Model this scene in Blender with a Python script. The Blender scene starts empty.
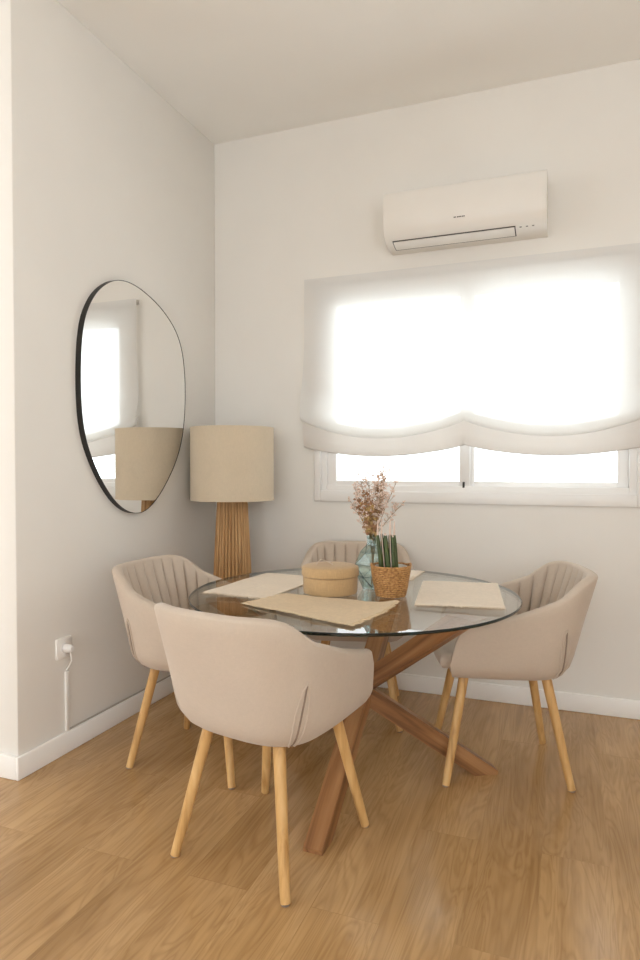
import bpy, bmesh, math, random
from mathutils import Vector, Matrix
random.seed(7)
PI = math.pi
S = bpy.context.scene
COL = S.collection

# ------------------------------------------------------------------ helpers
def lin(c):
    c = c / 255.0
    return c / 12.92 if c <= 0.04045 else ((c + 0.055) / 1.055) ** 2.4
def rgb(r, g, b): return (lin(r), lin(g), lin(b), 1.0)

def new_mat(name):
    m = bpy.data.materials.new(name); m.use_nodes = True
    nt = m.node_tree; nt.nodes.clear()
    out = nt.nodes.new('ShaderNodeOutputMaterial')
    return m, nt, out
def nd(nt, t, **kw):
    n = nt.nodes.new(t)
    for k, v in kw.items():
        if k in n.inputs: n.inputs[k].default_value = v
        else: setattr(n, k, v)
    return n
def ramp(nt, stops):
    r = nt.nodes.new('ShaderNodeValToRGB')
    e = r.color_ramp.elements
    while len(e) < len(stops): e.new(0.5)
    for i, (p, c) in enumerate(stops): e[i].position = p; e[i].color = c
    return r

def simple(name, col, rough=0.6, noise=0.0, nscale=40, bump=0.0, bscale=200, spec=0.5, metal=0.0, sheen=0.0):
    m, nt, out = new_mat(name)
    p = nd(nt, 'ShaderNodeBsdfPrincipled', **{'Base Color': col, 'Roughness': rough, 'Metallic': metal})
    p.inputs['Specular IOR Level'].default_value = spec
    if sheen: p.inputs['Sheen Weight'].default_value = sheen
    nt.links.new(p.outputs[0], out.inputs[0])
    tc = nd(nt, 'ShaderNodeTexCoord')
    if noise:
        n = nd(nt, 'ShaderNodeTexNoise', Scale=nscale, Detail=4.0)
        nt.links.new(tc.outputs['Object'], n.inputs['Vector'])
        d = tuple(max(0, c * (1 - noise)) for c in col[:3]) + (1,)
        l = tuple(min(1, c * (1 + noise)) for c in col[:3]) + (1,)
        r = ramp(nt, [(0.3, d), (0.7, l)])
        nt.links.new(n.outputs['Fac'], r.inputs[0]); nt.links.new(r.outputs[0], p.inputs['Base Color'])
    if bump:
        n2 = nd(nt, 'ShaderNodeTexNoise', Scale=bscale, Detail=3.0)
        nt.links.new(tc.outputs['Object'], n2.inputs['Vector'])
        b = nd(nt, 'ShaderNodeBump', Strength=bump, Distance=0.002)
        nt.links.new(n2.outputs['Fac'], b.inputs['Height']); nt.links.new(b.outputs[0], p.inputs['Normal'])
    return m

def weave(name, col, scale=220, amt=0.12, bump=0.35, rough=0.9, sheen=0.2, mottled=0.06):
    """woven cloth: two crossed fine wave bands plus soft mottling"""
    m, nt, out = new_mat(name)
    p = nd(nt, 'ShaderNodeBsdfPrincipled', **{'Roughness': rough}); p.inputs['Specular IOR Level'].default_value = 0.2
    p.inputs['Sheen Weight'].default_value = sheen
    tc = nd(nt, 'ShaderNodeTexCoord')
    ws = []
    for st in ((1, 0.12, 0.12), (0.12, 0.12, 1), (0.12, 1, 0.12)):
        mq = nd(nt, 'ShaderNodeMapping'); mq.inputs['Scale'].default_value = tuple(scale * q for q in st); nt.links.new(tc.outputs['Object'], mq.inputs[0])
        w = nd(nt, 'ShaderNodeTexNoise', Scale=1.0, Detail=1.0); nt.links.new(mq.outputs[0], w.inputs['Vector']); ws.append(w)
    a = nd(nt, 'ShaderNodeMath', operation='ADD'); nt.links.new(ws[0].outputs['Fac'], a.inputs[0]); nt.links.new(ws[1].outputs['Fac'], a.inputs[1])
    a2 = nd(nt, 'ShaderNodeMath', operation='ADD'); nt.links.new(a.outputs[0], a2.inputs[0]); nt.links.new(ws[2].outputs['Fac'], a2.inputs[1])
    dv = nd(nt, 'ShaderNodeMath', operation='DIVIDE'); nt.links.new(a2.outputs[0], dv.inputs[0]); dv.inputs[1].default_value = 3.0
    n = nd(nt, 'ShaderNodeTexNoise', Scale=9.0, Detail=5.0); nt.links.new(tc.outputs['Object'], n.inputs['Vector'])
    r1 = ramp(nt, [(0.25, tuple(c * (1 - amt) for c in col[:3]) + (1,)), (0.75, tuple(min(1, c * (1 + amt)) for c in col[:3]) + (1,))])
    nt.links.new(dv.outputs[0], r1.inputs[0])
    r2 = ramp(nt, [(0.3, (1 - mottled,) * 3 + (1,)), (0.7, (1, 1, 1, 1))]); nt.links.new(n.outputs['Fac'], r2.inputs[0])
    mx = nd(nt, 'ShaderNodeMix', data_type='RGBA', blend_type='MULTIPLY'); mx.inputs[0].default_value = 1
    nt.links.new(r1.outputs[0], mx.inputs[6]); nt.links.new(r2.outputs[0], mx.inputs[7])
    nt.links.new(mx.outputs[2], p.inputs['Base Color'])
    b = nd(nt, 'ShaderNodeBump', Strength=bump, Distance=0.001); nt.links.new(dv.outputs[0], b.inputs['Height'])
    nt.links.new(b.outputs[0], p.inputs['Normal']); nt.links.new(p.outputs[0], out.inputs[0])
    return m

def wood(name, dark, mid, light, axis='Z', scale=1.0, rough=0.45, contrast=(0.3, 0.5, 0.72)):
    m, nt, out = new_mat(name)
    p = nd(nt, 'ShaderNodeBsdfPrincipled', **{'Roughness': rough}); p.inputs['Specular IOR Level'].default_value = 0.4
    tc = nd(nt, 'ShaderNodeTexCoord')
    mp = nd(nt, 'ShaderNodeMapping')
    sc = {'X': (1.2, 22, 22), 'Y': (22, 1.2, 22), 'Z': (22, 22, 1.2)}[axis]
    mp.inputs['Scale'].default_value = tuple(s * scale for s in sc)
    nt.links.new(tc.outputs['Object'], mp.inputs[0])
    n = nd(nt, 'ShaderNodeTexNoise', Scale=1.6, Detail=6.0, Distortion=0.7); nt.links.new(mp.outputs[0], n.inputs['Vector'])
    r = ramp(nt, [(contrast[0], dark), (contrast[1], mid), (contrast[2], light)])
    nt.links.new(n.outputs['Fac'], r.inputs[0]); nt.links.new(r.outputs[0], p.inputs['Base Color'])
    b = nd(nt, 'ShaderNodeBump', Strength=0.15, Distance=0.002); nt.links.new(n.outputs['Fac'], b.inputs['Height'])
    nt.links.new(b.outputs[0], p.inputs['Normal']); nt.links.new(p.outputs[0], out.inputs[0])
    return m

def obj(name, bm, mat, parent=None, smooth=True, angle=40):
    me = bpy.data.meshes.new(name)
    bmesh.ops.recalc_face_normals(bm, faces=bm.faces)
    if smooth:
        for f in bm.faces: f.smooth = True
        for e in bm.edges:
            if len(e.link_faces) == 2 and e.calc_face_angle(0) > math.radians(angle): e.smooth = False
    bm.to_mesh(me); bm.free()
    o = bpy.data.objects.new(name, me); COL.objects.link(o)
    for mm in (mat if isinstance(mat, (list, tuple)) else [mat]): me.materials.append(mm)
    if parent: o.parent = parent
    return o
def thing(name, label, cat, loc=(0, 0, 0), rz=0, group=None):
    o = bpy.data.objects.new(name, None); COL.objects.link(o)
    o.empty_display_size = 0.1
    o.location = loc; o.rotation_euler = (0, 0, rz); o['label'] = label; o['category'] = cat
    if group: o['group'] = group
    return o
def tag(o, label, cat, group=None):
    o['label'] = label; o['category'] = cat
    if group: o['group'] = group
    return o
def struct(o, label=None, cat=None):
    o['kind'] = 'structure'
    if label: o['label'] = label; o['category'] = cat
    return o
def copy_tree(o, parent=None):
    c = o.copy(); COL.objects.link(c)
    if parent: c.parent = parent
    for ch in list(o.children): copy_tree(ch, c)
    return c

def box(bm, lo, hi, bevel=0.0, seg=2):
    r = bmesh.ops.create_cube(bm, size=1.0)
    vs = r['verts']
    for v in vs:
        v.co = Vector(((lo[i] + hi[i]) / 2 + v.co[i] * (hi[i] - lo[i])) for i in range(3))
    if bevel:
        es = list({e for v in vs for e in v.link_edges})
        bmesh.ops.bevel(bm, geom=es, offset=bevel, segments=seg, profile=0.5, affect='EDGES')
    return bm
def boxes(*bs, bevel=0.0):
    bm = bmesh.new()
    for lo, hi in bs: box(bm, lo, hi, bevel)
    return bm
def lathe(bm, prof, n=48, c=(0, 0), cap=True):
    """prof: list of (r,z)"""
    rings = []
    for r, z in prof:
        rings.append([bm.verts.new((c[0] + r * math.cos(2 * PI * k / n), c[1] + r * math.sin(2 * PI * k / n), z)) for k in range(n)])
    for a, b in zip(rings, rings[1:]):
        for k in range(n): bm.faces.new((a[k], a[(k + 1) % n], b[(k + 1) % n], b[k]))
    if cap:
        bm.faces.new(rings[0][::-1]); bm.faces.new(rings[-1])
    return bm
def tube(bm, pts, rad, n=8, closed=False, cap=True):
    pts = [Vector(p) for p in pts]; m = len(pts)
    rads = rad if isinstance(rad, (list, tuple)) else [rad] * m
    rings = []; up = None
    for i, p in enumerate(pts):
        if closed: t = pts[(i + 1) % m] - pts[i - 1]
        else: t = pts[min(i + 1, m - 1)] - pts[max(i - 1, 0)]
        t.normalize()
        if up is None:
            up = Vector((0, 0, 1)) if abs(t.z) < 0.9 else Vector((1, 0, 0))
        x = t.cross(up)
        if x.length < 1e-4: x = t.orthogonal()
        x.normalize(); y = x.cross(t).normalized(); up = y
        rings.append([bm.verts.new(p + (x * math.cos(2 * PI * k / n) + y * math.sin(2 * PI * k / n)) * rads[i]) for k in range(n)])
    rng = range(m) if closed else range(m - 1)
    for i in rng:
        a, b = rings[i], rings[(i + 1) % m]
        for k in range(n): bm.faces.new((a[k], a[(k + 1) % n], b[(k + 1) % n], b[k]))
    if cap and not closed:
        bm.faces.new(rings[0][::-1]); bm.faces.new(rings[-1])
    return bm
def lerp(a, b, t): return a + (b - a) * t
def sst(t): t = max(0, min(1, t)); return t * t * (3 - 2 * t)
def interp(tab, z):
    if z <= tab[0][0]: return tab[0][1]
    for (a, va), (b, vb) in zip(tab, tab[1:]):
        if z <= b: return lerp(va, vb, (z - a) / (b - a))
    return tab[-1][1]

# ------------------------------------------------------------------ materials
M_wall = simple('plaster', rgb(234, 231, 226), 0.85, noise=0.015, nscale=3, bump=0.06, bscale=90, spec=0.2)
M_ceil = simple('ceiling_paint', rgb(244, 243, 240), 0.9, noise=0.01, nscale=3, bump=0.04, bscale=90, spec=0.2)
M_trim = simple('white_gloss_paint', rgb(246, 244, 241), 0.4, noise=0.01, nscale=6, spec=0.4)
M_pvc = simple('white_pvc', rgb(238, 236, 234), 0.3, noise=0.008, nscale=8)
M_ac = simple('white_plastic', rgb(232, 228, 222), 0.35, noise=0.01, nscale=8)
M_dark = simple('dark_gap', rgb(70, 66, 62), 0.6, noise=0.1)
M_grey = simple('grey_print', rgb(120, 116, 112), 0.6, noise=0.05)
M_cord = simple('grey_cord', rgb(172, 164, 154), 0.6, noise=0.04)
M_black = simple('black_metal', rgb(24, 22, 20), 0.4, noise=0.1, metal=0.0)
M_chair = weave('beige_upholstery', rgb(198, 182, 166), scale=520, amt=0.05, bump=0.25, sheen=0.25, mottled=0.05)
M_seam = weave('seam_cord', rgb(190, 172, 158), scale=500, amt=0.05)
M_zip = simple('zip_groove', rgb(140, 122, 108), 0.9, noise=0.1)
M_mat = weave('placemat_cotton', rgb(226, 211, 192), scale=560, amt=0.12, bump=0.6, sheen=0.1, mottled=0.06)
M_matdark = weave('placemat_jute', rgb(214, 192, 160), scale=560, amt=0.14, bump=0.6, sheen=0.1, mottled=0.06)
M_box = weave('box_linen', rgb(190, 158, 116), scale=420, amt=0.14, bump=0.3, mottled=0.07)
M_shade = weave('shade_linen', rgb(210, 194, 170), scale=420, amt=0.06, bump=0.25, mottled=0.04)
M_leg = wood('ash_leg', rgb(176, 132, 78), rgb(205, 162, 104), rgb(220, 180, 124), 'Z', 1.0, 0.4)
M_beam = wood('acacia_beam', rgb(98, 62, 36), rgb(150, 106, 68), rgb(176, 132, 90), 'Z', 0.8, 0.4)
M_slat = wood('lamp_slats', rgb(162, 122, 78), rgb(194, 152, 104), rgb(212, 174, 126), 'Z', 1.2, 0.6)
M_leaf = simple('snake_leaf', rgb(62, 76, 31), 0.45, noise=0.35, nscale=60)
M_leaftip = simple('pale_tip', rgb(214, 190, 176), 0.6, noise=0.08, nscale=60)
M_stem = simple('dry_stem', rgb(150, 118, 78), 0.8, noise=0.2, nscale=50)
M_fl1 = simple('blossom_pink', rgb(230, 208, 194), 0.8, noise=0.15, nscale=120)
M_fl2 = simple('blossom_brown', rgb(164, 124, 92), 0.8, noise=0.25, nscale=120)
M_fl3 = simple('blossom_straw', rgb(190, 158, 104), 0.8, noise=0.2, nscale=120)
M_green = simple('dry_green', rgb(96, 104, 62), 0.8, noise=0.25, nscale=60)
M_pot = simple('white_pot', rgb(222, 216, 208), 0.5, noise=0.03)
M_soil = simple('soil', rgb(86, 66, 48), 0.95, noise=0.4, nscale=120, bump=0.6, bscale=200)

def floor_mat():
    m, nt, out = new_mat('oak_laminate')
    p = nd(nt, 'ShaderNodeBsdfPrincipled'); L = nt.links.new
    tc = nd(nt, 'ShaderNodeTexCoord')
    mp = nd(nt, 'ShaderNodeMapping'); mp.inputs['Rotation'].default_value = (0, 0, PI / 2); mp.inputs['Location'].default_value = (0.31, 0.06, 0)
    L(tc.outputs['Object'], mp.inputs[0])
    br = nd(nt, 'ShaderNodeTexBrick', Scale=1.0); br.offset = 0.37; br.offset_frequency = 2
    br.inputs['Color1'].default_value = (0, 0, 0, 1); br.inputs['Color2'].default_value = (1, 1, 1, 1); br.inputs['Mortar'].default_value = (0.5, 0.5, 0.5, 1)
    br.inputs['Mortar Size'].default_value = 0.0012; br.inputs['Mortar Smooth'].default_value = 0.3
    br.inputs['Brick Width'].default_value = 1.28; br.inputs['Row Height'].default_value = 0.19
    L(mp.outputs[0], br.inputs['Vector'])
    # per-plank shift of the grain
    cx = nd(nt, 'ShaderNodeVectorMath', operation='SCALE'); cx.inputs['Scale'].default_value = 1.1; L(br.outputs['Color'], cx.inputs[0])
    ad = nd(nt, 'ShaderNodeVectorMath', operation='ADD'); L(tc.outputs['Object'], ad.inputs[0]); L(cx.outputs[0], ad.inputs[1])
    m1 = nd(nt, 'ShaderNodeMapping'); m1.inputs['Scale'].default_value = (9, 0.9, 1); L(ad.outputs[0], m1.inputs[0])
    n1 = nd(nt, 'ShaderNodeTexNoise', Scale=1.3, Detail=3.0, Distortion=0.9); L(m1.outputs[0], n1.inputs['Vector'])
    # contour rings of a stretched noise give cathedral grain
    mu = nd(nt, 'ShaderNodeMath', operation='MULTIPLY'); mu.inputs[1].default_value = 12.0; L(n1.outputs['Fac'], mu.inputs[0])
    fr = nd(nt, 'ShaderNodeMath', operation='PINGPONG'); fr.inputs[1].default_value = 0.5; L(mu.outputs[0], fr.inputs[0])
    m2 = nd(nt, 'ShaderNodeMapping'); m2.inputs['Scale'].default_value = (70, 1.6, 1); L(ad.outputs[0], m2.inputs[0])
    n2 = nd(nt, 'ShaderNodeTexNoise', Scale=1.0, Detail=4.0); L(m2.outputs[0], n2.inputs['Vector'])
    n3 = nd(nt, 'ShaderNodeTexNoise', Scale=2.2, Detail=3.0); 
    m3 = nd(nt, 'ShaderNodeMapping'); m3.inputs['Scale'].default_value = (2.2, 0.7, 1); L(ad.outputs[0], m3.inputs[0]); L(m3.outputs[0], n3.inputs['Vector'])
    base = ramp(nt, [(0.3, rgb(170, 134, 89)), (0.5, rgb(188, 151, 104)), (0.7, rgb(199, 163, 117))])
    L(n3.outputs['Fac'], base.inputs[0])
    g1 = ramp(nt, [(0.0, (0.74, 0.69, 0.64, 1)), (0.35, (1.02, 1.02, 1.02, 1))]); L(fr.outputs[0], g1.inputs[0])
    g2 = ramp(nt, [(0.3, (0.84, 0.81, 0.78, 1)), (0.6, (1.03, 1.03, 1.03, 1))]); L(n2.outputs['Fac'], g2.inputs[0])
    pl = ramp(nt, [(0.0, (0.93, 0.92, 0.91, 1)), (1.0, (1.02, 1.02, 1.02, 1))]); L(br.outputs['Color'], pl.inputs[0])
    cur = base.outputs[0]
    for k, (src, f) in enumerate(((g1, 0.55), (g2, 0.8), (pl, 1.0))):
        mx = nd(nt, 'ShaderNodeMix', data_type='RGBA', blend_type='MULTIPLY'); mx.inputs[0].default_value = f
        L(cur, mx.inputs[6]); L(src.outputs[0], mx.inputs[7]); cur = mx.outputs[2]
    # knots
    vo = nd(nt, 'ShaderNodeTexVoronoi', Scale=1.0); m4 = nd(nt, 'ShaderNodeMapping'); m4.inputs['Scale'].default_value = (3.4, 1.5, 1); L(ad.outputs[0], m4.inputs[0]); L(m4.outputs[0], vo.inputs['Vector'])
    kr = ramp(nt, [(0.0, (1, 1, 1, 1)), (0.05, (0.5, 0.5, 0.5, 1)), (0.1, (0, 0, 0, 1))]); L(vo.outputs['Distance'], kr.inputs[0])
    kf = nd(nt, 'ShaderNodeMath', operation='MULTIPLY'); kf.inputs[1].default_value = 0.55; L(kr.outputs[0], kf.inputs[0])
    mk = nd(nt, 'ShaderNodeMix', data_type='RGBA', blend_type='MIX'); L(kf.outputs[0], mk.inputs[0]); L(cur, mk.inputs[6]); mk.inputs[7].default_value = rgb(120, 82, 50)
    ms = nd(nt, 'ShaderNodeMix', data_type='RGBA', blend_type='MIX')
    fm = nd(nt, 'ShaderNodeMath', operation='MULTIPLY'); fm.inputs[1].default_value = 0.16; L(br.outputs['Fac'], fm.inputs[0])
    L(fm.outputs[0], ms.inputs[0]); L(mk.outputs[2], ms.inputs[6]); ms.inputs[7].default_value = rgb(110, 78, 48)
    L(ms.outputs[2], p.inputs['Base Color'])
    rr = ramp(nt, [(0.3, (0.17, 0.17, 0.17, 1)), (0.7, (0.26, 0.26, 0.26, 1))]); L(n2.outputs['Fac'], rr.inputs[0]); L(rr.outputs[0], p.inputs['Roughness'])
    p.inputs['Specular IOR Level'].default_value = 0.5
    b = nd(nt, 'ShaderNodeBump', Strength=0.25, Distance=0.001); b.invert = True; L(br.outputs['Fac'], b.inputs['Height']); L(b.outputs[0], p.inputs['Normal'])
    L(p.outputs[0], out.inputs[0])
    return m
M_floor = floor_mat()

def clear_glass(name, tint, base=0.04, rough=0.0, gloss=(1, 1, 1, 1)):
    """straight-through pane: tinted transparency with a Schlick mirror reflection"""
    m, nt, out = new_mat(name); L = nt.links.new
    lw = nd(nt, 'ShaderNodeLayerWeight', Blend=0.5)
    pw = nd(nt, 'ShaderNodeMath', operation='POWER'); L(lw.outputs['Facing'], pw.inputs[0]); pw.inputs[1].default_value = 5.0
    mu = nd(nt, 'ShaderNodeMath', operation='MULTIPLY_ADD'); L(pw.outputs[0], mu.inputs[0]); mu.inputs[1].default_value = 1 - base; mu.inputs[2].default_value = base
    tr = nd(nt, 'ShaderNodeBsdfTransparent', Color=tint); gl = nd(nt, 'ShaderNodeBsdfGlossy', Color=gloss, Roughness=rough)
    mx = nd(nt, 'ShaderNodeMixShader'); L(mu.outputs[0], mx.inputs[0]); L(tr.outputs[0], mx.inputs[1]); L(gl.outputs[0], mx.inputs[2])
    L(mx.outputs[0], out.inputs[0]); return m
M_pane = clear_glass('window_glass', (0.97, 0.985, 0.985, 1))
M_top = clear_glass('table_glass', (0.955, 0.975, 0.965, 1))
M_edge = clear_glass('table_glass_edge', (0.02, 0.045, 0.04, 1), base=0.04)
def vase_glass():
    m, nt, out = new_mat('teal_glass')
    g = nd(nt, 'ShaderNodeBsdfGlass', Color=(0.92, 0.982, 0.988, 1), Roughness=0.0, IOR=1.45)
    t = nd(nt, 'ShaderNodeBsdfTransparent', Color=(0.90, 0.975, 0.98, 1))
    mx = nd(nt, 'ShaderNodeMixShader'); mx.inputs[0].default_value = 0.28
    nt.links.new(g.outputs[0], mx.inputs[1]); nt.links.new(t.outputs[0], mx.inputs[2])
    nt.links.new(mx.outputs[0], out.inputs[0]); return m
M_vase = vase_glass()
M_vedge = simple('dark_teal_glass', rgb(86, 120, 122), 0.15, noise=0.15, nscale=60)
def mirror_mat():
    m, nt, out = new_mat('mirror_silver')
    g = nd(nt, 'ShaderNodeBsdfGlossy', Color=(0.93, 0.93, 0.92, 1), Roughness=0.0)
    nt.links.new(g.outputs[0], out.inputs[0]); return m
M_mirror = mirror_mat()
def sheer(name, col, transp, trans):
    """sheer linen: open weave lets some light straight through, the threads scatter the rest"""
    m, nt, out = new_mat(name); L = nt.links.new
    tc = nd(nt, 'ShaderNodeTexCoord')
    w1 = nd(nt, 'ShaderNodeTexNoise', Scale=1.0, Detail=2.0); mp1 = nd(nt, 'ShaderNodeMapping'); mp1.inputs['Scale'].default_value = (6, 6, 240); L(tc.outputs['Object'], mp1.inputs[0]); L(mp1.outputs[0], w1.inputs['Vector'])
    w2 = nd(nt, 'ShaderNodeTexNoise', Scale=1.0, Detail=2.0); mp2 = nd(nt, 'ShaderNodeMapping'); mp2.inputs['Scale'].default_value = (240, 6, 6); L(tc.outputs['Object'], mp2.inputs[0]); L(mp2.outputs[0], w2.inputs['Vector'])
    a = nd(nt, 'ShaderNodeMath', operation='ADD'); L(w1.outputs['Fac'], a.inputs[0]); L(w2.outputs['Fac'], a.inputs[1])
    r = ramp(nt, [(0.0, tuple(c * 0.97 for c in col[:3]) + (1,)), (1.0, col)]); 
    h = nd(nt, 'ShaderNodeMath', operation='MULTIPLY'); h.inputs[1].default_value = 0.5; L(a.outputs[0], h.inputs[0]); L(h.outputs[0], r.inputs[0])
    df = nd(nt, 'ShaderNodeBsdfDiffuse'); tl = nd(nt, 'ShaderNodeBsdfTranslucent'); tp = nd(nt, 'ShaderNodeBsdfTransparent', Color=(0.99, 0.985, 0.98, 1))
    L(r.outputs[0], df.inputs[0]); L(r.outputs[0], tl.inputs[0])
    m1 = nd(nt, 'ShaderNodeMixShader'); m1.inputs[0].default_value = trans; L(df.outputs[0], m1.inputs[1]); L(tl.outputs[0], m1.inputs[2])
    m2 = nd(nt, 'ShaderNodeMixShader'); m2.inputs[0].default_value = transp; L(m1.outputs[0], m2.inputs[1]); L(tp.outputs[0], m2.inputs[2])
    L(m2.outputs[0], out.inputs[0]); return m
M_sheer = sheer('sheer_linen', rgb(247, 246, 244), 0.20, 0.47)
M_hem = sheer('hem_linen', rgb(238, 234, 230), 0.03, 0.31)
def basket_mat():
    m, nt, out = new_mat('woven_seagrass'); L = nt.links.new
    p = nd(nt, 'ShaderNodeBsdfPrincipled', Roughness=0.75)
    tc = nd(nt, 'ShaderNodeTexCoord')
    n = nd(nt, 'ShaderNodeTexNoise', Scale=130.0, Detail=4.0); L(tc.outputs['Object'], n.inputs['Vector'])
    r = ramp(nt, [(0.3, rgb(132, 90, 48)), (0.5, rgb(182, 134, 80)), (0.7, rgb(208, 164, 106))]); L(n.outputs['Fac'], r.inputs[0])
    wv = nd(nt, 'ShaderNodeTexWave', Scale=44.0, Distortion=1.2, Detail=2.0); wv.bands_direction = 'Z'; L(tc.outputs['Object'], wv.inputs['Vector'])
    r2 = ramp(nt, [(0.1, (0.62, 0.58, 0.54, 1)), (0.5, (1, 1, 1, 1))]); L(wv.outputs['Fac'], r2.inputs[0])
    mx = nd(nt, 'ShaderNodeMix', data_type='RGBA', blend_type='MULTIPLY'); mx.inputs[0].default_value = 0.8
    L(r.outputs[0], mx.inputs[6]); L(r2.outputs[0], mx.inputs[7])
    L(mx.outputs[2], p.inputs['Base Color']); L(p.outputs[0], out.inputs[0]); return m
M_basket = basket_mat()

# ------------------------------------------------------------------ room
XL, YB, H = -1.922, 3.335, 3.05          # left wall, back wall, ceiling
YE = 1.855                               # where the left wall ends
XR, YR, XF = 1.75, -3.2, -5.6            # right wall, rear wall, far left wall
T = 0.14
struct(obj('floor', boxes(((XF, YR, -0.06), (XR, YB, 0))), M_floor, smooth=False))
struct(obj('ceiling', boxes(((XF, YR, H), (XR, YB + T, H + 0.1))), M_ceil, smooth=False))
# back wall with the window opening
WX0, WX1, WZ0, WZ1 = -1.262, 0.312, 1.045, 2.13
struct(obj('wall_back', boxes(((XL - T, YB, 0), (WX0, YB + T, H)), ((WX1, YB, 0), (XR, YB + T, H)),
                              ((WX0, YB, 0), (WX1, YB + T, WZ0)), ((WX0, YB, WZ1), (WX1, YB + T, H))), M_wall, smooth=False))
struct(obj('wall_left', boxes(((XL - T, YE + 0.0, 0), (XL, YB, H)), bevel=0.004), M_wall, angle=60))
struct(obj('wall_side', boxes(((XF, YE, 0), (XL - T, YE + T, H))), M_wall, smooth=False))
SO = (-2.6, -0.4, 0.9, 2.5)  # opening added in the unseen right wall to hold the fill light
struct(obj('wall_right', boxes(((XR, YR, 0), (XR + T, SO[0], H)), ((XR, SO[1], 0), (XR + T, YB, H)),
                               ((XR, SO[0], 0), (XR + T, SO[1], SO[2])), ((XR, SO[0], SO[3]), (XR + T, SO[1], H))), M_wall, smooth=False))
# rear wall and far left wall, each with a tall glazed opening
RO = (-1.6, 1.2, 0.35, 2.5)
struct(obj('wall_rear', boxes(((XF, YR - T, 0), (RO[0], YR, H)), ((RO[1], YR - T, 0), (XR, YR, H)),
                              ((RO[0], YR - T, 0), (RO[1], YR, RO[2])), ((RO[0], YR - T, RO[3]), (RO[1], YR, H))), M_wall, smooth=False))
FO = (-2.6, 0.7, 0.05, 2.6)
struct(obj('wall_far', boxes(((XF - T, YR, 0), (XF, FO[0], H)), ((XF - T, FO[1], 0), (XF, YE + T, H)),
                             ((XF - T, FO[0], 0), (XF, FO[1], FO[2])), ((XF - T, FO[0], FO[3]), (XF, FO[1], H))), M_wall, smooth=False))
# baseboards
def board(name, lo, hi):
    return struct(obj(name, boxes((lo, hi), bevel=0.004), M_trim, angle=60))
BH, BT = 0.088, 0.014
board('baseboard_back', (XL, YB - BT, 0), (XR, YB, BH))
board('baseboard_left', (XL, YE - BT, 0), (XL + BT, YB - BT, BH))
board('baseboard_side', (XF, YE - BT, 0), (XL, YE, BH))
board('baseboard_right', (XR - BT, YR, 0), (XR, YB - BT, BH))

# window: trim, frame, two sliding sashes with panes, latch
win = struct(thing('window_1', 'white two-pane sliding window behind the sheer blind', 'window', (0, 0, 0)))
WC = (WX0 + WX1) / 2
def frame_bm(x0, x1, z0, z1, w, y0, y1, bev=0.003, wb=None):
    wb = wb or w
    return boxes(((x0, y0, z0), (x0 + w, y1, z1)), ((x1 - w, y0, z0), (x1, y1, z1)),
                 ((x0 + w, y0, z0), (x1 - w, y1, z0 + wb)), ((x0 + w, y0, z1 - w), (x1 - w, y1, z1)), bevel=bev)
obj('trim', frame_bm(WX0 - 0.034, WX1 + 0.034, WZ0 - 0.055, WZ1 + 0.034, 0.036, YB - 0.018, YB + 0.004, wb=0.058), M_pvc, win, angle=60)
obj('window_frame', frame_bm(WX0, WX1, WZ0, WZ1, 0.034, YB + 0.001, YB + 0.09), M_pvc, win, angle=60)
SL = obj('sash', frame_bm(WX0 + 0.034, WC + 0.018, WZ0 + 0.022, WZ1 - 0.03, 0.052, YB + 0.012, YB + 0.042, wb=0.036), M_pvc, win, angle=60)
obj('pane', boxes(((WX0 + 0.084, YB + 0.025, WZ0 + 0.056), (WC - 0.032, YB + 0.031, WZ1 - 0.08))), M_pane, SL, smooth=False)
SR = obj('sash', frame_bm(WC - 0.012, WX1 - 0.034, WZ0 + 0.022, WZ1 - 0.03, 0.048, YB + 0.046, YB + 0.078, wb=0.036), M_pvc, win, angle=60)
obj('pane', boxes(((WC + 0.034, YB + 0.059, WZ0 + 0.056), (WX1 - 0.08, YB + 0.065, WZ1 - 0.076))), M_pane, SR, smooth=False)
lt = obj('latch', boxes(((WC - 0.016, YB - 0.002, WZ0 + 0.026), (WC - 0.006, YB + 0.012, WZ0 + 0.056)), bevel=0.002), M_dark, win)

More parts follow.
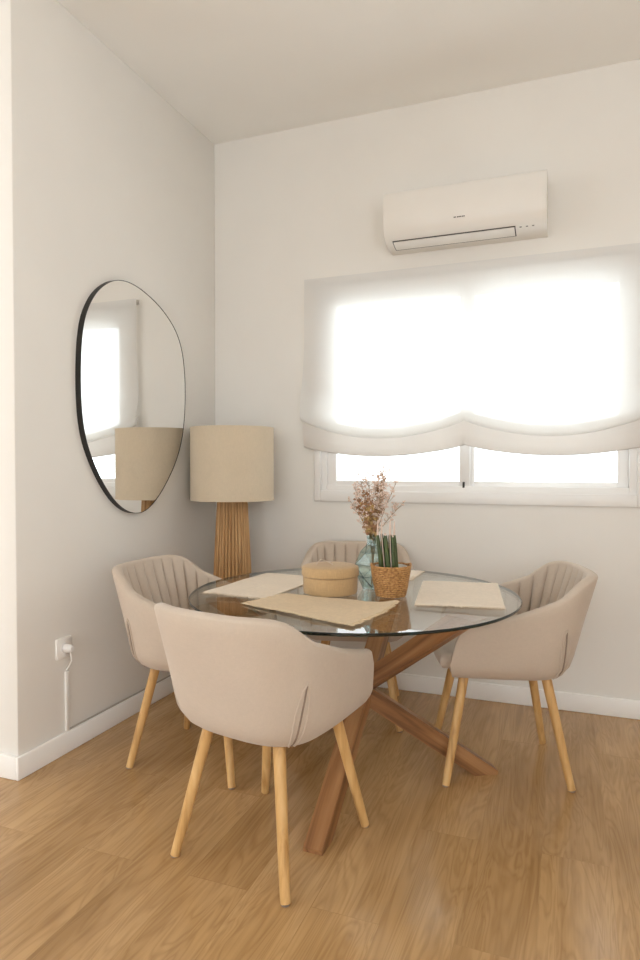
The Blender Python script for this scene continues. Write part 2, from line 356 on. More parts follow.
# ------------------------------------------------------------------ roman blind
BX0, BX1, BZ1 = -1.345, 0.395, 2.20
BC = (BX0 + BX1) / 2
def blind(part):
    bm = bmesh.new()
    nx = 96
    rows = None
    prev = None
    for i in range(nx + 1):
        u = i / nx
        x = BX0 + (BX1 - BX0) * u
        v = (u * 2) % 1.0 if u < 1 else 1.0
        dip = math.sin(PI * v) ** 0.8 if 0 < v < 1 else 0.0
        side = 0.028 if True else 0
        zs = 1.412 - 0.090 * dip + 0.02 * abs(2 * u - 1) ** 3      # swag line
        zb = 1.288 - 0.056 * dip                                          # hem
        e = max(0, 1 - u / 0.06, 1 - (1 - u) / 0.06)
        wob = 0.006 * math.sin(u * 23) + 0.004 * math.sin(u * 51 + 1)
        pts = []
        n = 26
        for k in range(n + 1):                                            # main sheet
            s = k / n; z = BZ1 + (zs + 0.02 - BZ1) * s
            near = sst((s - 0.72) / 0.28)
            d = 0.038 + near * (0.034 + 0.02 * dip) + wob * near + 0.003 * math.sin(u * 15 + s * 5) * s
            pts.append((d, z))
        D = pts[-1][0]
        pts += [(D - 0.002, zs + 0.008), (D - 0.010, zs), (D - 0.020, zs + 0.010), (D - 0.026, zs + 0.05)]      # soft pouch turned under
        pts += [(D - 0.030, zs + 0.056), (D - 0.034, zs + 0.05), (D - 0.030, zs + 0.0), (D - 0.024, (zs + zb) / 2), (D - 0.026, zb + 0.006),
                (D - 0.030, zb), (D - 0.035, zb + 0.006), (D - 0.038, zs - 0.02), (D - 0.040, zs + 0.02)]
        pts = pts[:n + 5] if part == 0 else pts[n + 4:]
        xo = -0.012 * e * (1 if u < 0.5 else -1)
        col = [bm.verts.new((x + (xo * sst((BZ1 - z) / 0.7) * (0.6 + 0.8 * math.sin(z * 9))), YB - d, z)) for d, z in pts]
        if prev:
            for a, b, c, dd in zip(prev, prev[1:], col[1:], col): bm.faces.new((a, b, c, dd))
        prev = col
    return bm
bl = thing('roman_blind', 'sheer off-white roman blind with a scalloped hem, drawn half down over the window', 'blind', (0, 0, 0))
obj('fabric', blind(0), M_sheer, bl, angle=180)
obj('hem_band', blind(1), M_hem, bl, angle=180)
obj('head_rail', boxes(((BX0 + 0.01, YB - 0.034, BZ1 - 0.03), (BX1 - 0.01, YB - 0.0, BZ1 - 0.002)), bevel=0.002), M_pvc, bl)

# ------------------------------------------------------------------ air conditioner
ac = thing('air_conditioner', 'white wall-mounted air conditioner with a narrow outlet flap, above the blind', 'air conditioner', (-0.4735, YB, 2.287))
AW = 0.768
prof = [(0.0, 0.0), (0.05, 0.0), (0.10, 0.004), (0.145, 0.018), (0.175, 0.042), (0.19, 0.075), (0.197, 0.11), (0.199, 0.15), (0.196, 0.22), (0.19, 0.242), (0.175, 0.25), (0.0, 0.252)]
def prism_x(bm, prof, x0, x1, inset=0.0):
    A = [bm.verts.new((x0, -d, z)) for d, z in prof]; B = [bm.verts.new((x1, -d, z)) for d, z in prof]
    n = len(prof)
    for i in range(n): bm.faces.new((A[i], A[(i + 1) % n], B[(i + 1) % n], B[i]))
    bm.faces.new(A); bm.faces.new(B[::-1])
    return bm
b = prism_x(bmesh.new(), prof, -AW / 2, AW / 2)
bmesh.ops.bevel(b, geom=[e for e in b.edges if abs(e.verts[0].co.x - e.verts[1].co.x) < 1e-6 and e.calc_face_angle(0) > 1.2], offset=0.006, segments=2, affect='EDGES')
obj('housing', b, M_ac, ac, angle=35)
def strip(prof, off, x0, x1, th):
    """a thin curved plate that follows the profile"""
    o = []
    for i, (d, z) in enumerate(prof):
        a = prof[max(0, i - 1)]; c = prof[min(len(prof) - 1, i + 1)]
        tx, tz = c[0] - a[0], c[1] - a[1]; L = math.hypot(tx, tz); nx, nz = tz / L, -tx / L
        o.append(((d + nx * off, z + nz * off), (d + nx * (off + th), z + nz * (off + th))))
    return [p[0] for p in o] + [p[1] for p in o][::-1]
fl = [(0.070, 0.0012), (0.10, 0.004), (0.128, 0.0125), (0.150, 0.0210)]
obj('outlet_slot', prism_x(bmesh.new(), strip(fl, -0.001, 0, 1, 0.003), -AW / 2 + 0.036, AW / 2 - 0.140), M_dark, ac, smooth=False)
flp = [(0.082, 0.0024), (0.10, 0.004), (0.128, 0.0125), (0.1455, 0.0188)]
obj('flap', prism_x(bmesh.new(), strip(flp, 0.0015, 0, 1, 0.004), -AW / 2 + 0.041, AW / 2 - 0.145), M_ac, ac, angle=30)
pn = [(0.163, 0.0315), (0.175, 0.042), (0.19, 0.075), (0.197, 0.11), (0.199, 0.15), (0.196, 0.22), (0.191, 0.238)]
obj('front_panel', prism_x(bmesh.new(), strip(pn, 0.0, 0, 1, 0.004), -AW / 2 + 0.004, AW / 2 - 0.004), M_ac, ac, angle=30)
b = bmesh.new()
for k, w in enumerate((0.006, 0.003, 0.006, 0.006, 0.005, 0.006, 0.005)):     # small maker's mark, too small to read
    box(b, (-0.036 + k * 0.0078, -0.1978, 0.080), (-0.036 + k * 0.0078 + w, -0.1930, 0.0845))
obj('logo', b, M_dark, ac, smooth=False)
b = bmesh.new()
for k in range(3): box(b, (0.262 + k * 0.028, -0.1435, 0.0145), (0.272 + k * 0.028, -0.138, 0.0172))
obj('indicator_marks', b, M_grey, ac, smooth=False)

# ------------------------------------------------------------------ mirror
outline = [(2.405, 2.017), (2.326, 1.973), (2.262, 1.912), (2.209, 1.821), (2.187, 1.729), (2.178, 1.64), (2.175, 1.51), (2.187, 1.36), (2.227, 1.24), (2.300, 1.121), (2.386, 1.027),
           (2.469, 0.976), (2.546, 0.958), (2.625, 0.968), (2.724, 1.028), (2.839, 1.146), (2.918, 1.270), (2.958, 1.400), (2.972, 1.54), (2.968, 1.67), (2.943, 1.79), (2.880, 1.89), (2.755, 1.972), (2.610, 2.020), (2.500, 2.033)]
def catmull(P, n=6):
    out = []; m = len(P)
    for i in range(m):
        p0, p1, p2, p3 = (P[(i + k) % m] for k in (-1, 0, 1, 2))
        for j in range(n):
            t = j / n
            out.append(tuple(0.5 * ((2 * p1[q]) + (-p0[q] + p2[q]) * t + (2 * p0[q] - 5 * p1[q] + 4 * p2[q] - p3[q]) * t * t + (-p0[q] + 3 * p1[q] - 3 * p2[q] + p3[q]) * t ** 3) for q in range(2)))
    for _ in range(6):
        out = [tuple((out[i - 1][q] + 2 * out[i][q] + out[(i + 1) % len(out)][q]) / 4 for q in range(2)) for i in range(len(out))]
    return out
OL = catmull(outline)
mc = (sum(p[0] for p in OL) / len(OL), sum(p[1] for p in OL) / len(OL))
mir = thing('wall_mirror', 'large pebble-shaped mirror with a thin black rim on the left wall', 'mirror', (XL, mc[0], mc[1]))
def offs(P, d):
    n = len(P); o = []
    for i in range(n):
        tx = P[(i + 1) % n][0] - P[i - 1][0]; tz = P[(i + 1) % n][1] - P[i - 1][1]; L = math.hypot(tx, tz)
        o.append((P[i][0] - tz / L * d, P[i][1] + tx / L * d))
    return o
IN = offs(OL, 0.0022) if sum((offs(OL, 0.0022)[i][0] - mc[0]) ** 2 + (offs(OL, 0.0022)[i][1] - mc[1]) ** 2 for i in range(len(OL))) < sum((p[0] - mc[0]) ** 2 + (p[1] - mc[1]) ** 2 for p in OL) else offs(OL, -0.0022)
b = bmesh.new(); n = len(OL)
rings = [[b.verts.new((d, p[0] - mc[0], p[1] - mc[1])) for p in P] for d, P in ((0.0, OL), (0.028, OL), (0.028, IN), (0.022, IN))]
for a, c in zip(rings, rings[1:]):
    for k in range(n): b.faces.new((a[k], a[(k + 1) % n], c[(k + 1) % n], c[k]))
obj('frame', b, M_black, mir, angle=50)
b = bmesh.new()
A = [b.verts.new((0.004, p[0] - mc[0], p[1] - mc[1])) for p in IN]; B = [b.verts.new((0.0265, p[0] - mc[0], p[1] - mc[1])) for p in IN]
for k in range(n): b.faces.new((A[k], A[(k + 1) % n], B[(k + 1) % n], B[k]))
b.faces.new(B); b.faces.new(A[::-1])
obj('mirror_glass', b, M_mirror, mir, smooth=False)

# ------------------------------------------------------------------ lamp
LX, LY = -1.657, 3.050
lamp = thing('floor_lamp', 'floor lamp with a flared slatted wooden base and beige drum shade in the corner', 'lamp', (LX, LY, 0))
b = bmesh.new()
NR = 30; zt = 1.02
R0, R1 = 0.132, 0.079
lathe(b, [(R0 - 0.019, 0.0), (R1 - 0.012, zt)], 40)
for k in range(NR):
    a = 2 * PI * k / NR; ca, sa = math.cos(a), math.sin(a)
    r0 = 2 * PI * R0 / NR / 2 * 0.78; r1 = 2 * PI * R1 / NR / 2 * 0.78
    j = random.uniform(-0.002, 0.002)
    tube(b, [((R0 - r0 + j) * ca, (R0 - r0 + j) * sa, 0.0), ((R1 - r1 + j) * ca, (R1 - r1 + j) * sa, zt)], [r0, r1], 8)
obj('lamp_base', b, M_slat, lamp)
SRr, SZ0, SZ1 = 0.220, 1.002, 1.385
b = bmesh.new()
lathe(b, [(SRr - 0.003, SZ0 + 0.001), (SRr, SZ0), (SRr, SZ1), (SRr - 0.003, SZ1), (SRr - 0.003, SZ0 + 0.001)], 72, cap=False)
bmesh.ops.remove_doubles(b, verts=b.verts, dist=1e-6)
sh = obj('lamp_shade', b, M_shade, lamp, angle=50)
for z in (SZ0, SZ1 - 0.008):
    b = lathe(bmesh.new(), [(SRr, z), (SRr + 0.0015, z), (SRr + 0.0015, z + 0.008), (SRr, z + 0.008), (SRr, z)], 72, cap=False)
    bmesh.ops.remove_doubles(b, verts=b.verts, dist=1e-6)
    obj('binding', b, M_shade, sh, angle=50)
b = bmesh.new()
tube(b, [(0, 0, zt - 0.01), (0, 0, zt + 0.08)], 0.016, 16)
obj('lamp_socket', b, M_black, lamp)
b = bmesh.new()
for k in range(3):
    a = 2 * PI * k / 3
    tube(b, [(0.016 * math.cos(a), 0.016 * math.sin(a), zt + 0.03), ((SRr - 0.003) * math.cos(a), (SRr - 0.003) * math.sin(a), SZ0 + 0.02)], 0.002, 6)
obj('shade_spider', b, M_black, lamp)
b = lathe(bmesh.new(), [(0.012, zt + 0.08), (0.014, zt + 0.10), (0.03, zt + 0.14), (0.032, zt + 0.16), (0.022, zt + 0.185), (0.004, zt + 0.192)], 24)
obj('bulb', b, M_pot, lamp)

# ------------------------------------------------------------------ dining chairs
AT = [(0.39, 0.228), (0.46, 0.256), (0.55, 0.272), (0.65, 0.283), (0.82, 0.298)]      # half width by height
BK = [(0.39, 0.228), (0.46, 0.258), (0.60, 0.294), (0.82, 0.360)]                     # back by height
FT = [(0.40, 0.205), (0.46, 0.215), (0.55, 0.195), (0.65, 0.145), (0.82, 0.10)]       # front end of the arms
NE = 3.0; Y0 = -0.03
NA, NBK = 12, 156
def plan(z, ins=0.0):
    """U-shaped outline at height z: arms then the rounded back"""
    a = interp(AT, z) - ins; bk = interp(BK, z) - ins + Y0; yf = interp(FT, z) - ins * 0.3
    P = []
    for k in range(NA): P.append((-a * (1 - 0.07 * (1 - k / NA) ** 1.5), lerp(yf, Y0, k / NA)))
    # equal-arc sampling of the back curve
    raw = []
    M = 400
    for k in range(M + 1):
        th = PI * k / M
        c, s = math.cos(th), math.sin(th)
        raw.append((-a * math.copysign(abs(c) ** (2 / NE), c), Y0 - (bk) * abs(s) ** (2 / NE)))
    L = [0]
    for p, q in zip(raw, raw[1:]): L.append(L[-1] + math.hypot(p[0] - q[0], p[1] - q[1]))
    j = 0
    for k in range(NBK + 1):
        t = L[-1] * k / NBK
        while j < M - 1 and L[j + 1] < t: j += 1
        f = (t - L[j]) / max(1e-9, L[j + 1] - L[j])
        P.append((lerp(raw[j][0], raw[j + 1][0], f), lerp(raw[j][1], raw[j + 1][1], f)))
    for k in range(1, NA + 1): P.append((a * (1 - 0.07 * (k / NA) ** 1.5), lerp(Y0, yf, k / NA)))
    return P
NU = NA * 2 + NBK + 1
ZB, ZA, ZT = 0.392, 0.672, 0.784
RIM = []
_p = plan(0.72)
for i in range(NU):
    w = sst((-0.165 - _p[i][1]) / 0.15); A_ = ZA - 0.34 * (_p[i][1] + 0.08)
    A_ = min(A_, 0.735); RIM.append(A_ + (ZT - A_) * w)
_b = [i for i in range(NU) if RIM[i] > ZA + 0.02]
def shell_bm():
    bm = bmesh.new()
    cols = []
    cache = {}
    def pl(z, i):
        key = round(z, 4)
        if key not in cache: cache[key] = plan(key)
        return Vector(cache[key][i])
    def nrm(z, i):
        a = pl(z, max(0, i - 1)); c = pl(z, min(NU - 1, i + 1)); t = c - a
        v = Vector((-t.y, t.x)).normalized()          # towards the inside
        q = Vector((0, 0.05)) - pl(z, i)
        return v if v.dot(q) > 0 else -v
    i0, i1 = NA + 8, NA + NBK - 8
    NCH = 14
    TH = 0.040
    for i in range(NU):
        zr = RIM[i]; col = []
        edge = min(i, NU - 1 - i)
        for z, ins in ((ZB, 0.075), (ZB + 0.002, 0.045), (ZB + 0.010, 0.022), (ZB + 0.026, 0.007), (ZB + 0.05, 0.0)):
            p = pl(z, i) + nrm(z, i) * ins; col.append((p.x, p.y, z))
        for k in range(1, 9):
            z = lerp(ZB + 0.05, zr - 0.012, k / 8); p = pl(z, i); col.append((p.x, p.y, z))
        for k in range(1, 6):                             # rolled rim
            a = PI * k / 6; r = TH / 2
            z = zr - 0.012 + 0.014 * math.sin(a); p = pl(zr - 0.012, i) + nrm(zr - 0.012, i) * (r - r * math.cos(a)); col.append((p.x, p.y, z))
        for k in range(0, 11):
            s = k / 10
            z = lerp(zr - 0.012, 0.455, s)
            th = TH + 0.012 * s
            if i0 <= i <= i1:                             # vertical stitched channels on the inside of the back
                ph = (i - i0) / (i1 - i0) * NCH
                g = abs(math.sin(PI * ph)) ** 0.3
                th += (0.020 * g - 0.014) * sst(s / 0.14) * sst(min(i - i0, i1 - i) / 4 + 0.4)
            p = pl(z, i) + nrm(z, i) * th; col.append((p.x, p.y, z))
        cols.append([bm.verts.new(c) for c in col])
    for a, c in zip(cols, cols[1:]):
        for k in range(len(a) - 1): bm.faces.new((a[k], a[k + 1], c[k + 1], c[k]))
    m = len(cols[0])
    bm.faces.new(cols[0]); bm.faces.new(cols[-1][::-1])                       # arm fronts
    lo = [c[0] for c in cols]; hi = [c[-1] for c in cols]
    def fan(ring):
        h = len(ring) // 2
        for k in range(h):
            q = [ring[k], ring[k + 1], ring[-2 - k], ring[-1 - k]]
            q = list(dict.fromkeys(q))
            if len(q) >= 3: bm.faces.new(q)
    fan(lo); fan(hi)
    bm.faces.new((lo[0], lo[-1], hi[-1], hi[0]))
    return bm, cols
def cushion_bm():
    bm = bmesh.new()
    rows = []
    for z, ins in ((0.430, 0.075), (0.432, 0.060), (0.445, 0.052), (0.468, 0.052), (0.482, 0.060), (0.488, 0.085), (0.490, 0.13)):
        P = plan(0.46, ins); yf = 0.245 - (ins - 0.052) * 1.0
        P = [(x, y if y < 0.1 else lerp(0.1, yf, (y - 0.1) / (P[0][1] - 0.1))) for x, y in P]
        P = P[::2] if len(P) % 2 else P
        x0 = P[0][0]
        front = []
        for k in range(1, 12):
            t = k / 12; xx = lerp(P[-1][0], P[0][0], t)
            front.append((xx, yf + 0.012 * math.sin(PI * t)))
        P = P + front
        rows.append([bm.verts.new((x, y, z)) for x, y in P])
    n = len(rows[0])
    for a, c in zip(rows, rows[1:]):
        for k in range(n): bm.faces.new((a[k], a[(k + 1) % n], c[(k + 1) % n], c[k]))
    bm.faces.new(rows[0][::-1]); bm.faces.new(rows[-1])
    return bm
def make_chair():
    t = thing('dining_chair', 'x', 'chair', (0, 0, 0), 0)
    sb, _ = shell_bm()
    obj('shell', sb, M_chair, t, angle=75)
    obj('seat_cushion', cushion_bm(), M_chair, t, angle=60)
    # a pair of seam ridges with a dark groove at each rear corner
    for sx in (-1, 1):
        b = bmesh.new(); g = bmesh.new()
        idx = [i for i in range(NA, NU - NA) if (plan(0.5)[i][0] * sx) > 0]
        tgt = min(idx, key=lambda i: abs(math.atan2(abs(plan(0.5)[i][0]), -plan(0.5)[i][1]) - 0.88))
        for off in (-2.4, 2.4, 0):
            pts = []
            for k in range(12):
                s = k / 11; z = lerp(0.405, 0.600, s)
                w = off * math.sin(PI * min(1, 0.12 + s * 0.88)) ** 0.6
                i = tgt + (w * 1.4 + 5 * (s - 0.4)) * sx; il = int(math.floor(i)); f = i - il
                P = plan(z); p = Vector(P[il]).lerp(Vector(P[il + 1]), f)
                tt = Vector(P[il + 1]) - Vector(P[il]); nn = Vector((tt.y, -tt.x)).normalized()
                if nn.dot(p) < 0: nn = -nn
                ins = interp([(0.392, 0.075), (0.394, 0.045), (0.402, 0.022), (0.418, 0.007), (0.442, 0.0)], z)
                p = p - nn * ins + nn * (0.0012 if off else 0.0)
                pts.append((p.x, p.y, z))
            tube(b if off else g, pts, 0.0036 if off else 0.003, 6)
        sm = obj('seam', b, M_chair, t)
        obj('zip', g, M_zip, sm)
    for sx, sy in ((1, 1), (-1, 1), (1, -1), (-1, -1)):
        b = bmesh.new()
        top = Vector((sx * 0.128, sy * 0.148, 0.408)); ft = Vector((sx * 0.205, sy * 0.226, 0.0))
        pts = [ft.lerp(top, k / 6) for k in range(7)]
        tube(b, [ft + Vector((0, 0, 0.004))] + pts[1:], [0.0142, 0.0152, 0.016, 0.0168, 0.0175, 0.0182, 0.0188], 20)
        lg = obj('leg', b, M_leg, t)
        b = bmesh.new(); tube(b, [ft + Vector((0, 0, 0.0006)), ft + Vector((0, 0, 0.005))], [0.012, 0.013], 16)
        obj('foot_pad', b, M_zip, lg)
    return t
def place(o, cx, cy, fx, fy, label):
    o.location = (cx, cy, 0); o.rotation_euler = (0, 0, math.atan2(fy, fx) - PI / 2); o['label'] = label; o['group'] = 'beige tub chairs round the table'
ch0 = make_chair()
chairs = [(-0.853, 1.835, 0.200, 0.980, 'beige upholstered tub chair nearest the viewer, seen from behind in front of the table'),
          (-1.362, 2.285, 1.0, 0.0, 'beige upholstered tub chair against the left wall, below the mirror'),
          (-0.940, 2.955, 0.27, -0.96, 'beige upholstered tub chair under the window, mostly hidden behind the glass table'),
          (-0.245, 2.635, -0.962, -0.275, 'beige upholstered tub chair right of the table, seen from its side')]
for i, (cx, cy, fx, fy, lb) in enumerate(chairs):
    place(ch0 if i == 0 else copy_tree(ch0), cx, cy, fx, fy, lb)

# ------------------------------------------------------------------ dining table
TX, TY, TR, TZ = -0.742, 2.303, 0.606, 0.71
tab = thing('dining_table', 'round glass-topped dining table on three crossed wooden beams', 'table', (TX, TY, 0))
b = bmesh.new(); n = 144; th = 0.010
prof = [(TR - 0.003, TZ - th), (TR, TZ - th + 0.003), (TR, TZ - 0.003), (TR - 0.003, TZ)]
lathe(b, prof, n)
top = obj('tabletop', b, [M_top, M_edge], tab, angle=30)
for p in top.data.polygons:
    if abs(p.normal.z) < 0.9: p.material_index = 1
def beam(foot, head, w, h):
    """square beam from foot to head, sawn flat at the floor, square at its outer end and flat under the glass"""
    f = Vector(foot); d = Vector(head) - f; L = d.length; d.normalize()
    x = d.cross(Vector((0, 0, 1))).normalized(); y = x.cross(d).normalized()
    bm = bmesh.new(); box(bm, (-w / 2, -h / 2, -0.2), (w / 2, h / 2, L + 0.2))
    rot = Matrix((x, y, d)).transposed()
    bm.transform(Matrix.Translation(f) @ rot.to_4x4())
    bmesh.ops.bevel(bm, geom=[e for e in bm.edges if abs((e.verts[0].co - e.verts[1].co).normalized().dot(d)) > 0.99], offset=0.004, segments=2, affect='EDGES')
    def cut(co, no):
        r = bmesh.ops.bisect_plane(bm, geom=bm.verts[:] + bm.edges[:] + bm.faces[:], plane_co=co, plane_no=no, clear_outer=True)
        es = [e for e in r['geom_cut'] if isinstance(e, bmesh.types.BMEdge)]
        bmesh.ops.edgeloop_fill(bm, edges=es)
    cut((0, 0, 0.0004), (0, 0, -1)); cut((0, 0, TZ - th - 0.002), (0, 0, 1))
    hd = Vector((-d.x, -d.y, 0)).normalized()
    cut(f + hd * 0.035, hd)
    bm.transform(Matrix.Translation(f) @ rot.to_4x4() @ Matrix.Identity(4)) if False else None
    return bm, f, rot
def add_beam(foot, head, w=0.064, h=0.064):
    bm, f, rot = beam(foot, head, w, h)
    mw = Matrix.Translation(f) @ rot.to_4x4()
    bm.transform(mw.inverted())
    o = obj('leg', bm, M_beam, tab, angle=30)
    o.matrix_local = mw
    return o
BEAMS = [((0.462, 0.245, 0), (-0.425, -0.245, 0.70)), ((0.030, -0.455, 0), (0.05, 0.47, 0.70)), ((-0.405, 0.285, 0), (0.45, -0.20, 0.70))]
for f, hd in BEAMS: add_beam(f, hd)

# ------------------------------------------------------------------ placemats
def placemat(c, mat, label, lift=(0, 0, 0, 0), base=0.0008):
    """c: four corners in order; short fringe along the two short sides (c0-c1 and c3-c2)"""
    c = [Vector(p) for p in c]
    ctr = sum(c, Vector((0, 0))) / 4
    z0 = TZ + base
    t = thing('placemat', label, 'placemat', (ctr.x, ctr.y, z0), 0, 'fringed placemats')
    nu, nv = 40, 26
    def pos(u, v):
        p = (c[0].lerp(c[3], u)).lerp(c[1].lerp(c[2], u), v) - ctr
        w = 0.0014 * (1 + math.sin(u * 11 + v * 4 + c[0].x * 9)) * (0.4 + 0.6 * math.sin(v * 6 + u * 3) ** 2) * 0.8
        e = 0.0
        for (uu, vv), l in zip(((0, 0), (0, 1), (1, 1), (1, 0)), lift):
            dd = math.hypot((u - uu) * 1.6, v - vv); e += l * max(0, 1 - dd / 0.45) ** 2
        # uneven woven edges
        p = p + Vector((0.0025 * math.sin(v * 37 + u * 3) * (abs(u - 0.5) > 0.45), 0.002 * math.sin(u * 41) * (abs(v - 0.5) > 0.45)))
        return Vector((p.x, p.y, w + e))
    bm = bmesh.new()
    th = 0.0034
    up = [[bm.verts.new(pos(i / nu, j / nv) + Vector((0, 0, th))) for j in range(nv + 1)] for i in range(nu + 1)]
    dn = [[bm.verts.new(pos(i / nu, j / nv)) for j in range(nv + 1)] for i in range(nu + 1)]
    for i in range(nu):
        for j in range(nv):
            bm.faces.new((up[i][j], up[i + 1][j], up[i + 1][j + 1], up[i][j + 1]))
            bm.faces.new((dn[i][j], dn[i][j + 1], dn[i + 1][j + 1], dn[i + 1][j]))
    ring = [(i, 0) for i in range(nu)] + [(nu, j) for j in range(nv)] + [(i, nv) for i in range(nu, 0, -1)] + [(0, j) for j in range(nv, 0, -1)]
    for a, d in zip(ring, ring[1:] + ring[:1]):
        bm.faces.new((up[a[0]][a[1]], dn[a[0]][a[1]], dn[d[0]][d[1]], up[d[0]][d[1]]))
    obj('cloth', bm, mat, t, angle=50)
    rnd = random.Random(int(abs(ctr.x) * 1000))
    for u in (0.0, 1.0):
        fb = bmesh.new()
        m = 54
        for k in range(m):
            v = (k + 0.5) / m
            p = pos(u, v) + Vector((0, 0, 0.0012)); q = pos(0.06 if u == 0 else 0.94, v); d = (p - q); d.z = 0; d.normalize()
            s = Vector((-d.y, d.x, 0)) * rnd.uniform(-0.004, 0.004)
            l = rnd.uniform(0.010, 0.019)
            tube(fb, [p - d * 0.002, p + d * l * 0.5 + s * 0.3, p + d * l + s - Vector((0, 0, 0.0004))], [0.0017, 0.0015, 0.0011], 4)
        obj('fringe', fb, mat, t)['kind'] = 'stuff'
    return t
placemat([(-1.255, 2.085), (-0.985, 2.065), (-0.955, 2.53), (-1.222, 2.555)], M_mat, 'cream fringed placemat in front of the chair by the left wall')
placemat([(-1.015, 1.945), (-0.945, 2.150), (-0.525, 2.105), (-0.585, 1.785)], M_matdark, 'tan fringed placemat with a curled corner, nearest the viewer on the table', lift=(0, 0, 0.016, 0), base=0.0045)
placemat([(-0.540, 2.600), (-0.250, 2.660), (-0.184, 2.200), (-0.475, 2.150)], M_mat, 'pale fringed placemat on the right, in front of the chair seen from its side')
placemat([(-0.600, 2.855), (-0.605, 2.61), (-1.02, 2.585), (-1.03, 2.80)], M_mat, 'cream fringed placemat at the far side, mostly hidden behind box and basket')

# ------------------------------------------------------------------ round lidded box
BXX, BXY = -0.818, 2.262
rb = thing('round_box', 'round tan linen box with a lid and a loop tab, on the glass table', 'box', (BXX, BXY, TZ))
b = lathe(bmesh.new(), [(0.094, 0.0005), (0.099, 0.003), (0.101, 0.01), (0.102, 0.060), (0.1, 0.064), (0.096, 0.066)], 64)
obj('body', b, M_box, rb)
b = lathe(bmesh.new(), [(0.103, 0.0655), (0.1065, 0.068), (0.107, 0.072), (0.106, 0.094), (0.103, 0.099), (0.096, 0.102), (0.05, 0.1045), (0.001, 0.105)], 64)
ld = obj('lid', b, M_box, rb)
b = bmesh.new()
for s in (-1, 1):
    pass
pts = [(-0.050, -0.014, 0.1035), (-0.046, -0.012, 0.112), (-0.034, -0.007, 0.124), (-0.014, 0.0, 0.116), (0.008, 0.006, 0.1045)]
A = [b.verts.new(Vector(p) + Vector((0.004, -0.010, 0))) for p in pts]; B = [b.verts.new(Vector(p) + Vector((-0.004, 0.010, 0))) for p in pts]
for k in range(4): b.faces.new((A[k], A[k + 1], B[k + 1], B[k]))
bmesh.ops.solidify(b, geom=b.faces[:], thickness=0.0025)
obj('loop_tab', b, M_mat, ld)

# ------------------------------------------------------------------ basket with plant
PX, PY = -0.592, 2.283
bk = thing('woven_basket', 'small round woven straw basket holding the green plant on the table', 'basket', (PX, PY, TZ + 0.001))
b = bmesh.new()
HB, NROW, NSEG = 0.108, 15, 96
def brad(z): return lerp(0.051, 0.0715, (z / HB) ** 0.85)
prof_rows = []
for r in range(NROW * 5 + 1):
    z = HB * r / (NROW * 5); q = (r % 5) / 5
    bul = 0.0026 * math.sin(PI * q)
    row = int(r // 5)
    ring = []
    for k in range(NSEG):
        a = 2 * PI * k / NSEG
        wv = 0.0022 * math.sin(a * 24 + (PI if row % 2 else 0)) * math.sin(PI * q)
        sag = 0.006 * max(0, math.cos(2 * (a - 0.35))) ** 4 * (z / HB) ** 6          # rim rises at the two handles
        rr = brad(z) + bul + wv
        ring.append(b.verts.new((rr * math.cos(a), rr * math.sin(a), z + sag + 0.0008 * math.sin(a * 5 + row) * min(1, r))))
    prof_rows.append(ring)
inner = []
for z in (HB, HB * 0.5, 0.006):
    inner.append([b.verts.new(((brad(z) - 0.005) * math.cos(2 * PI * k / NSEG), (brad(z) - 0.005) * math.sin(2 * PI * k / NSEG), z)) for k in range(NSEG)])
R_ = prof_rows + inner
for a, c in zip(R_, R_[1:]):
    for k in range(NSEG): b.faces.new((a[k], a[(k + 1) % NSEG], c[(k + 1) % NSEG], c[k]))
b.faces.new(R_[0][::-1]); b.faces.new(R_[-1])
obj('weave', b, M_basket, bk, angle=80)
b = bmesh.new()
for k in range(120):
    pass
pts = [((brad(HB) - 0.001) * math.cos(2 * PI * k / 72), (brad(HB) - 0.001) * math.sin(2 * PI * k / 72), HB + 0.001 + 0.006 * max(0, math.cos(2 * (2 * PI * k / 72 - 0.35))) ** 4) for k in range(72)]
tube(b, pts, 0.0038, 8, closed=True)
obj('rim', b, M_basket, bk)
for s in (0, 1):
    b = bmesh.new(); a0 = 0.35 + PI * s
    pts = []
    for k in range(13):
        t = k / 12; a = a0 + (t - 0.5) * 0.5
        pts.append(((brad(HB) + 0.001) * math.cos(a), (brad(HB) + 0.001) * math.sin(a), HB + 0.003 + 0.006 * math.sin(PI * t)))
    tube(b, pts, 0.0026, 6)
    obj('handle', b, M_basket, bk)

pl = thing('snake_plant', 'stiff upright green stick-leaved plant with pale tips in a white pot inside the basket', 'plant', (PX, PY, TZ + 0.0068))
b = bmesh.new()
lathe(b, [(0.038, 0.0), (0.042, 0.002), (0.058, 0.098), (0.058, 0.102), (0.056, 0.102), (0.054, 0.096), (0.040, 0.010)], 48)
obj('pot', b, M_pot, pl)
b = lathe(bmesh.new(), [(0.045, 0.07), (0.0535, 0.0895), (0.03, 0.092), (0.001, 0.093)], 32)
obj('soil', b, M_soil, pl)
leaves = [(-0.034, -0.006, 0.0068, 0.168, -0.055, 0), (-0.021, 0.006, 0.0062, 0.172, -0.05, 1), (-0.009, -0.010, 0.0072, 0.167, -0.04, 0), (0.003, 0.002, 0.0072, 0.168, -0.025, 1),
          (0.012, -0.012, 0.0060, 0.160, -0.02, 0), (0.021, 0.0, 0.0068, 0.168, -0.035, 0), (-0.014, 0.018, 0.0065, 0.165, -0.03, 0), (0.006, 0.020, 0.0062, 0.163, -0.02, 0)]
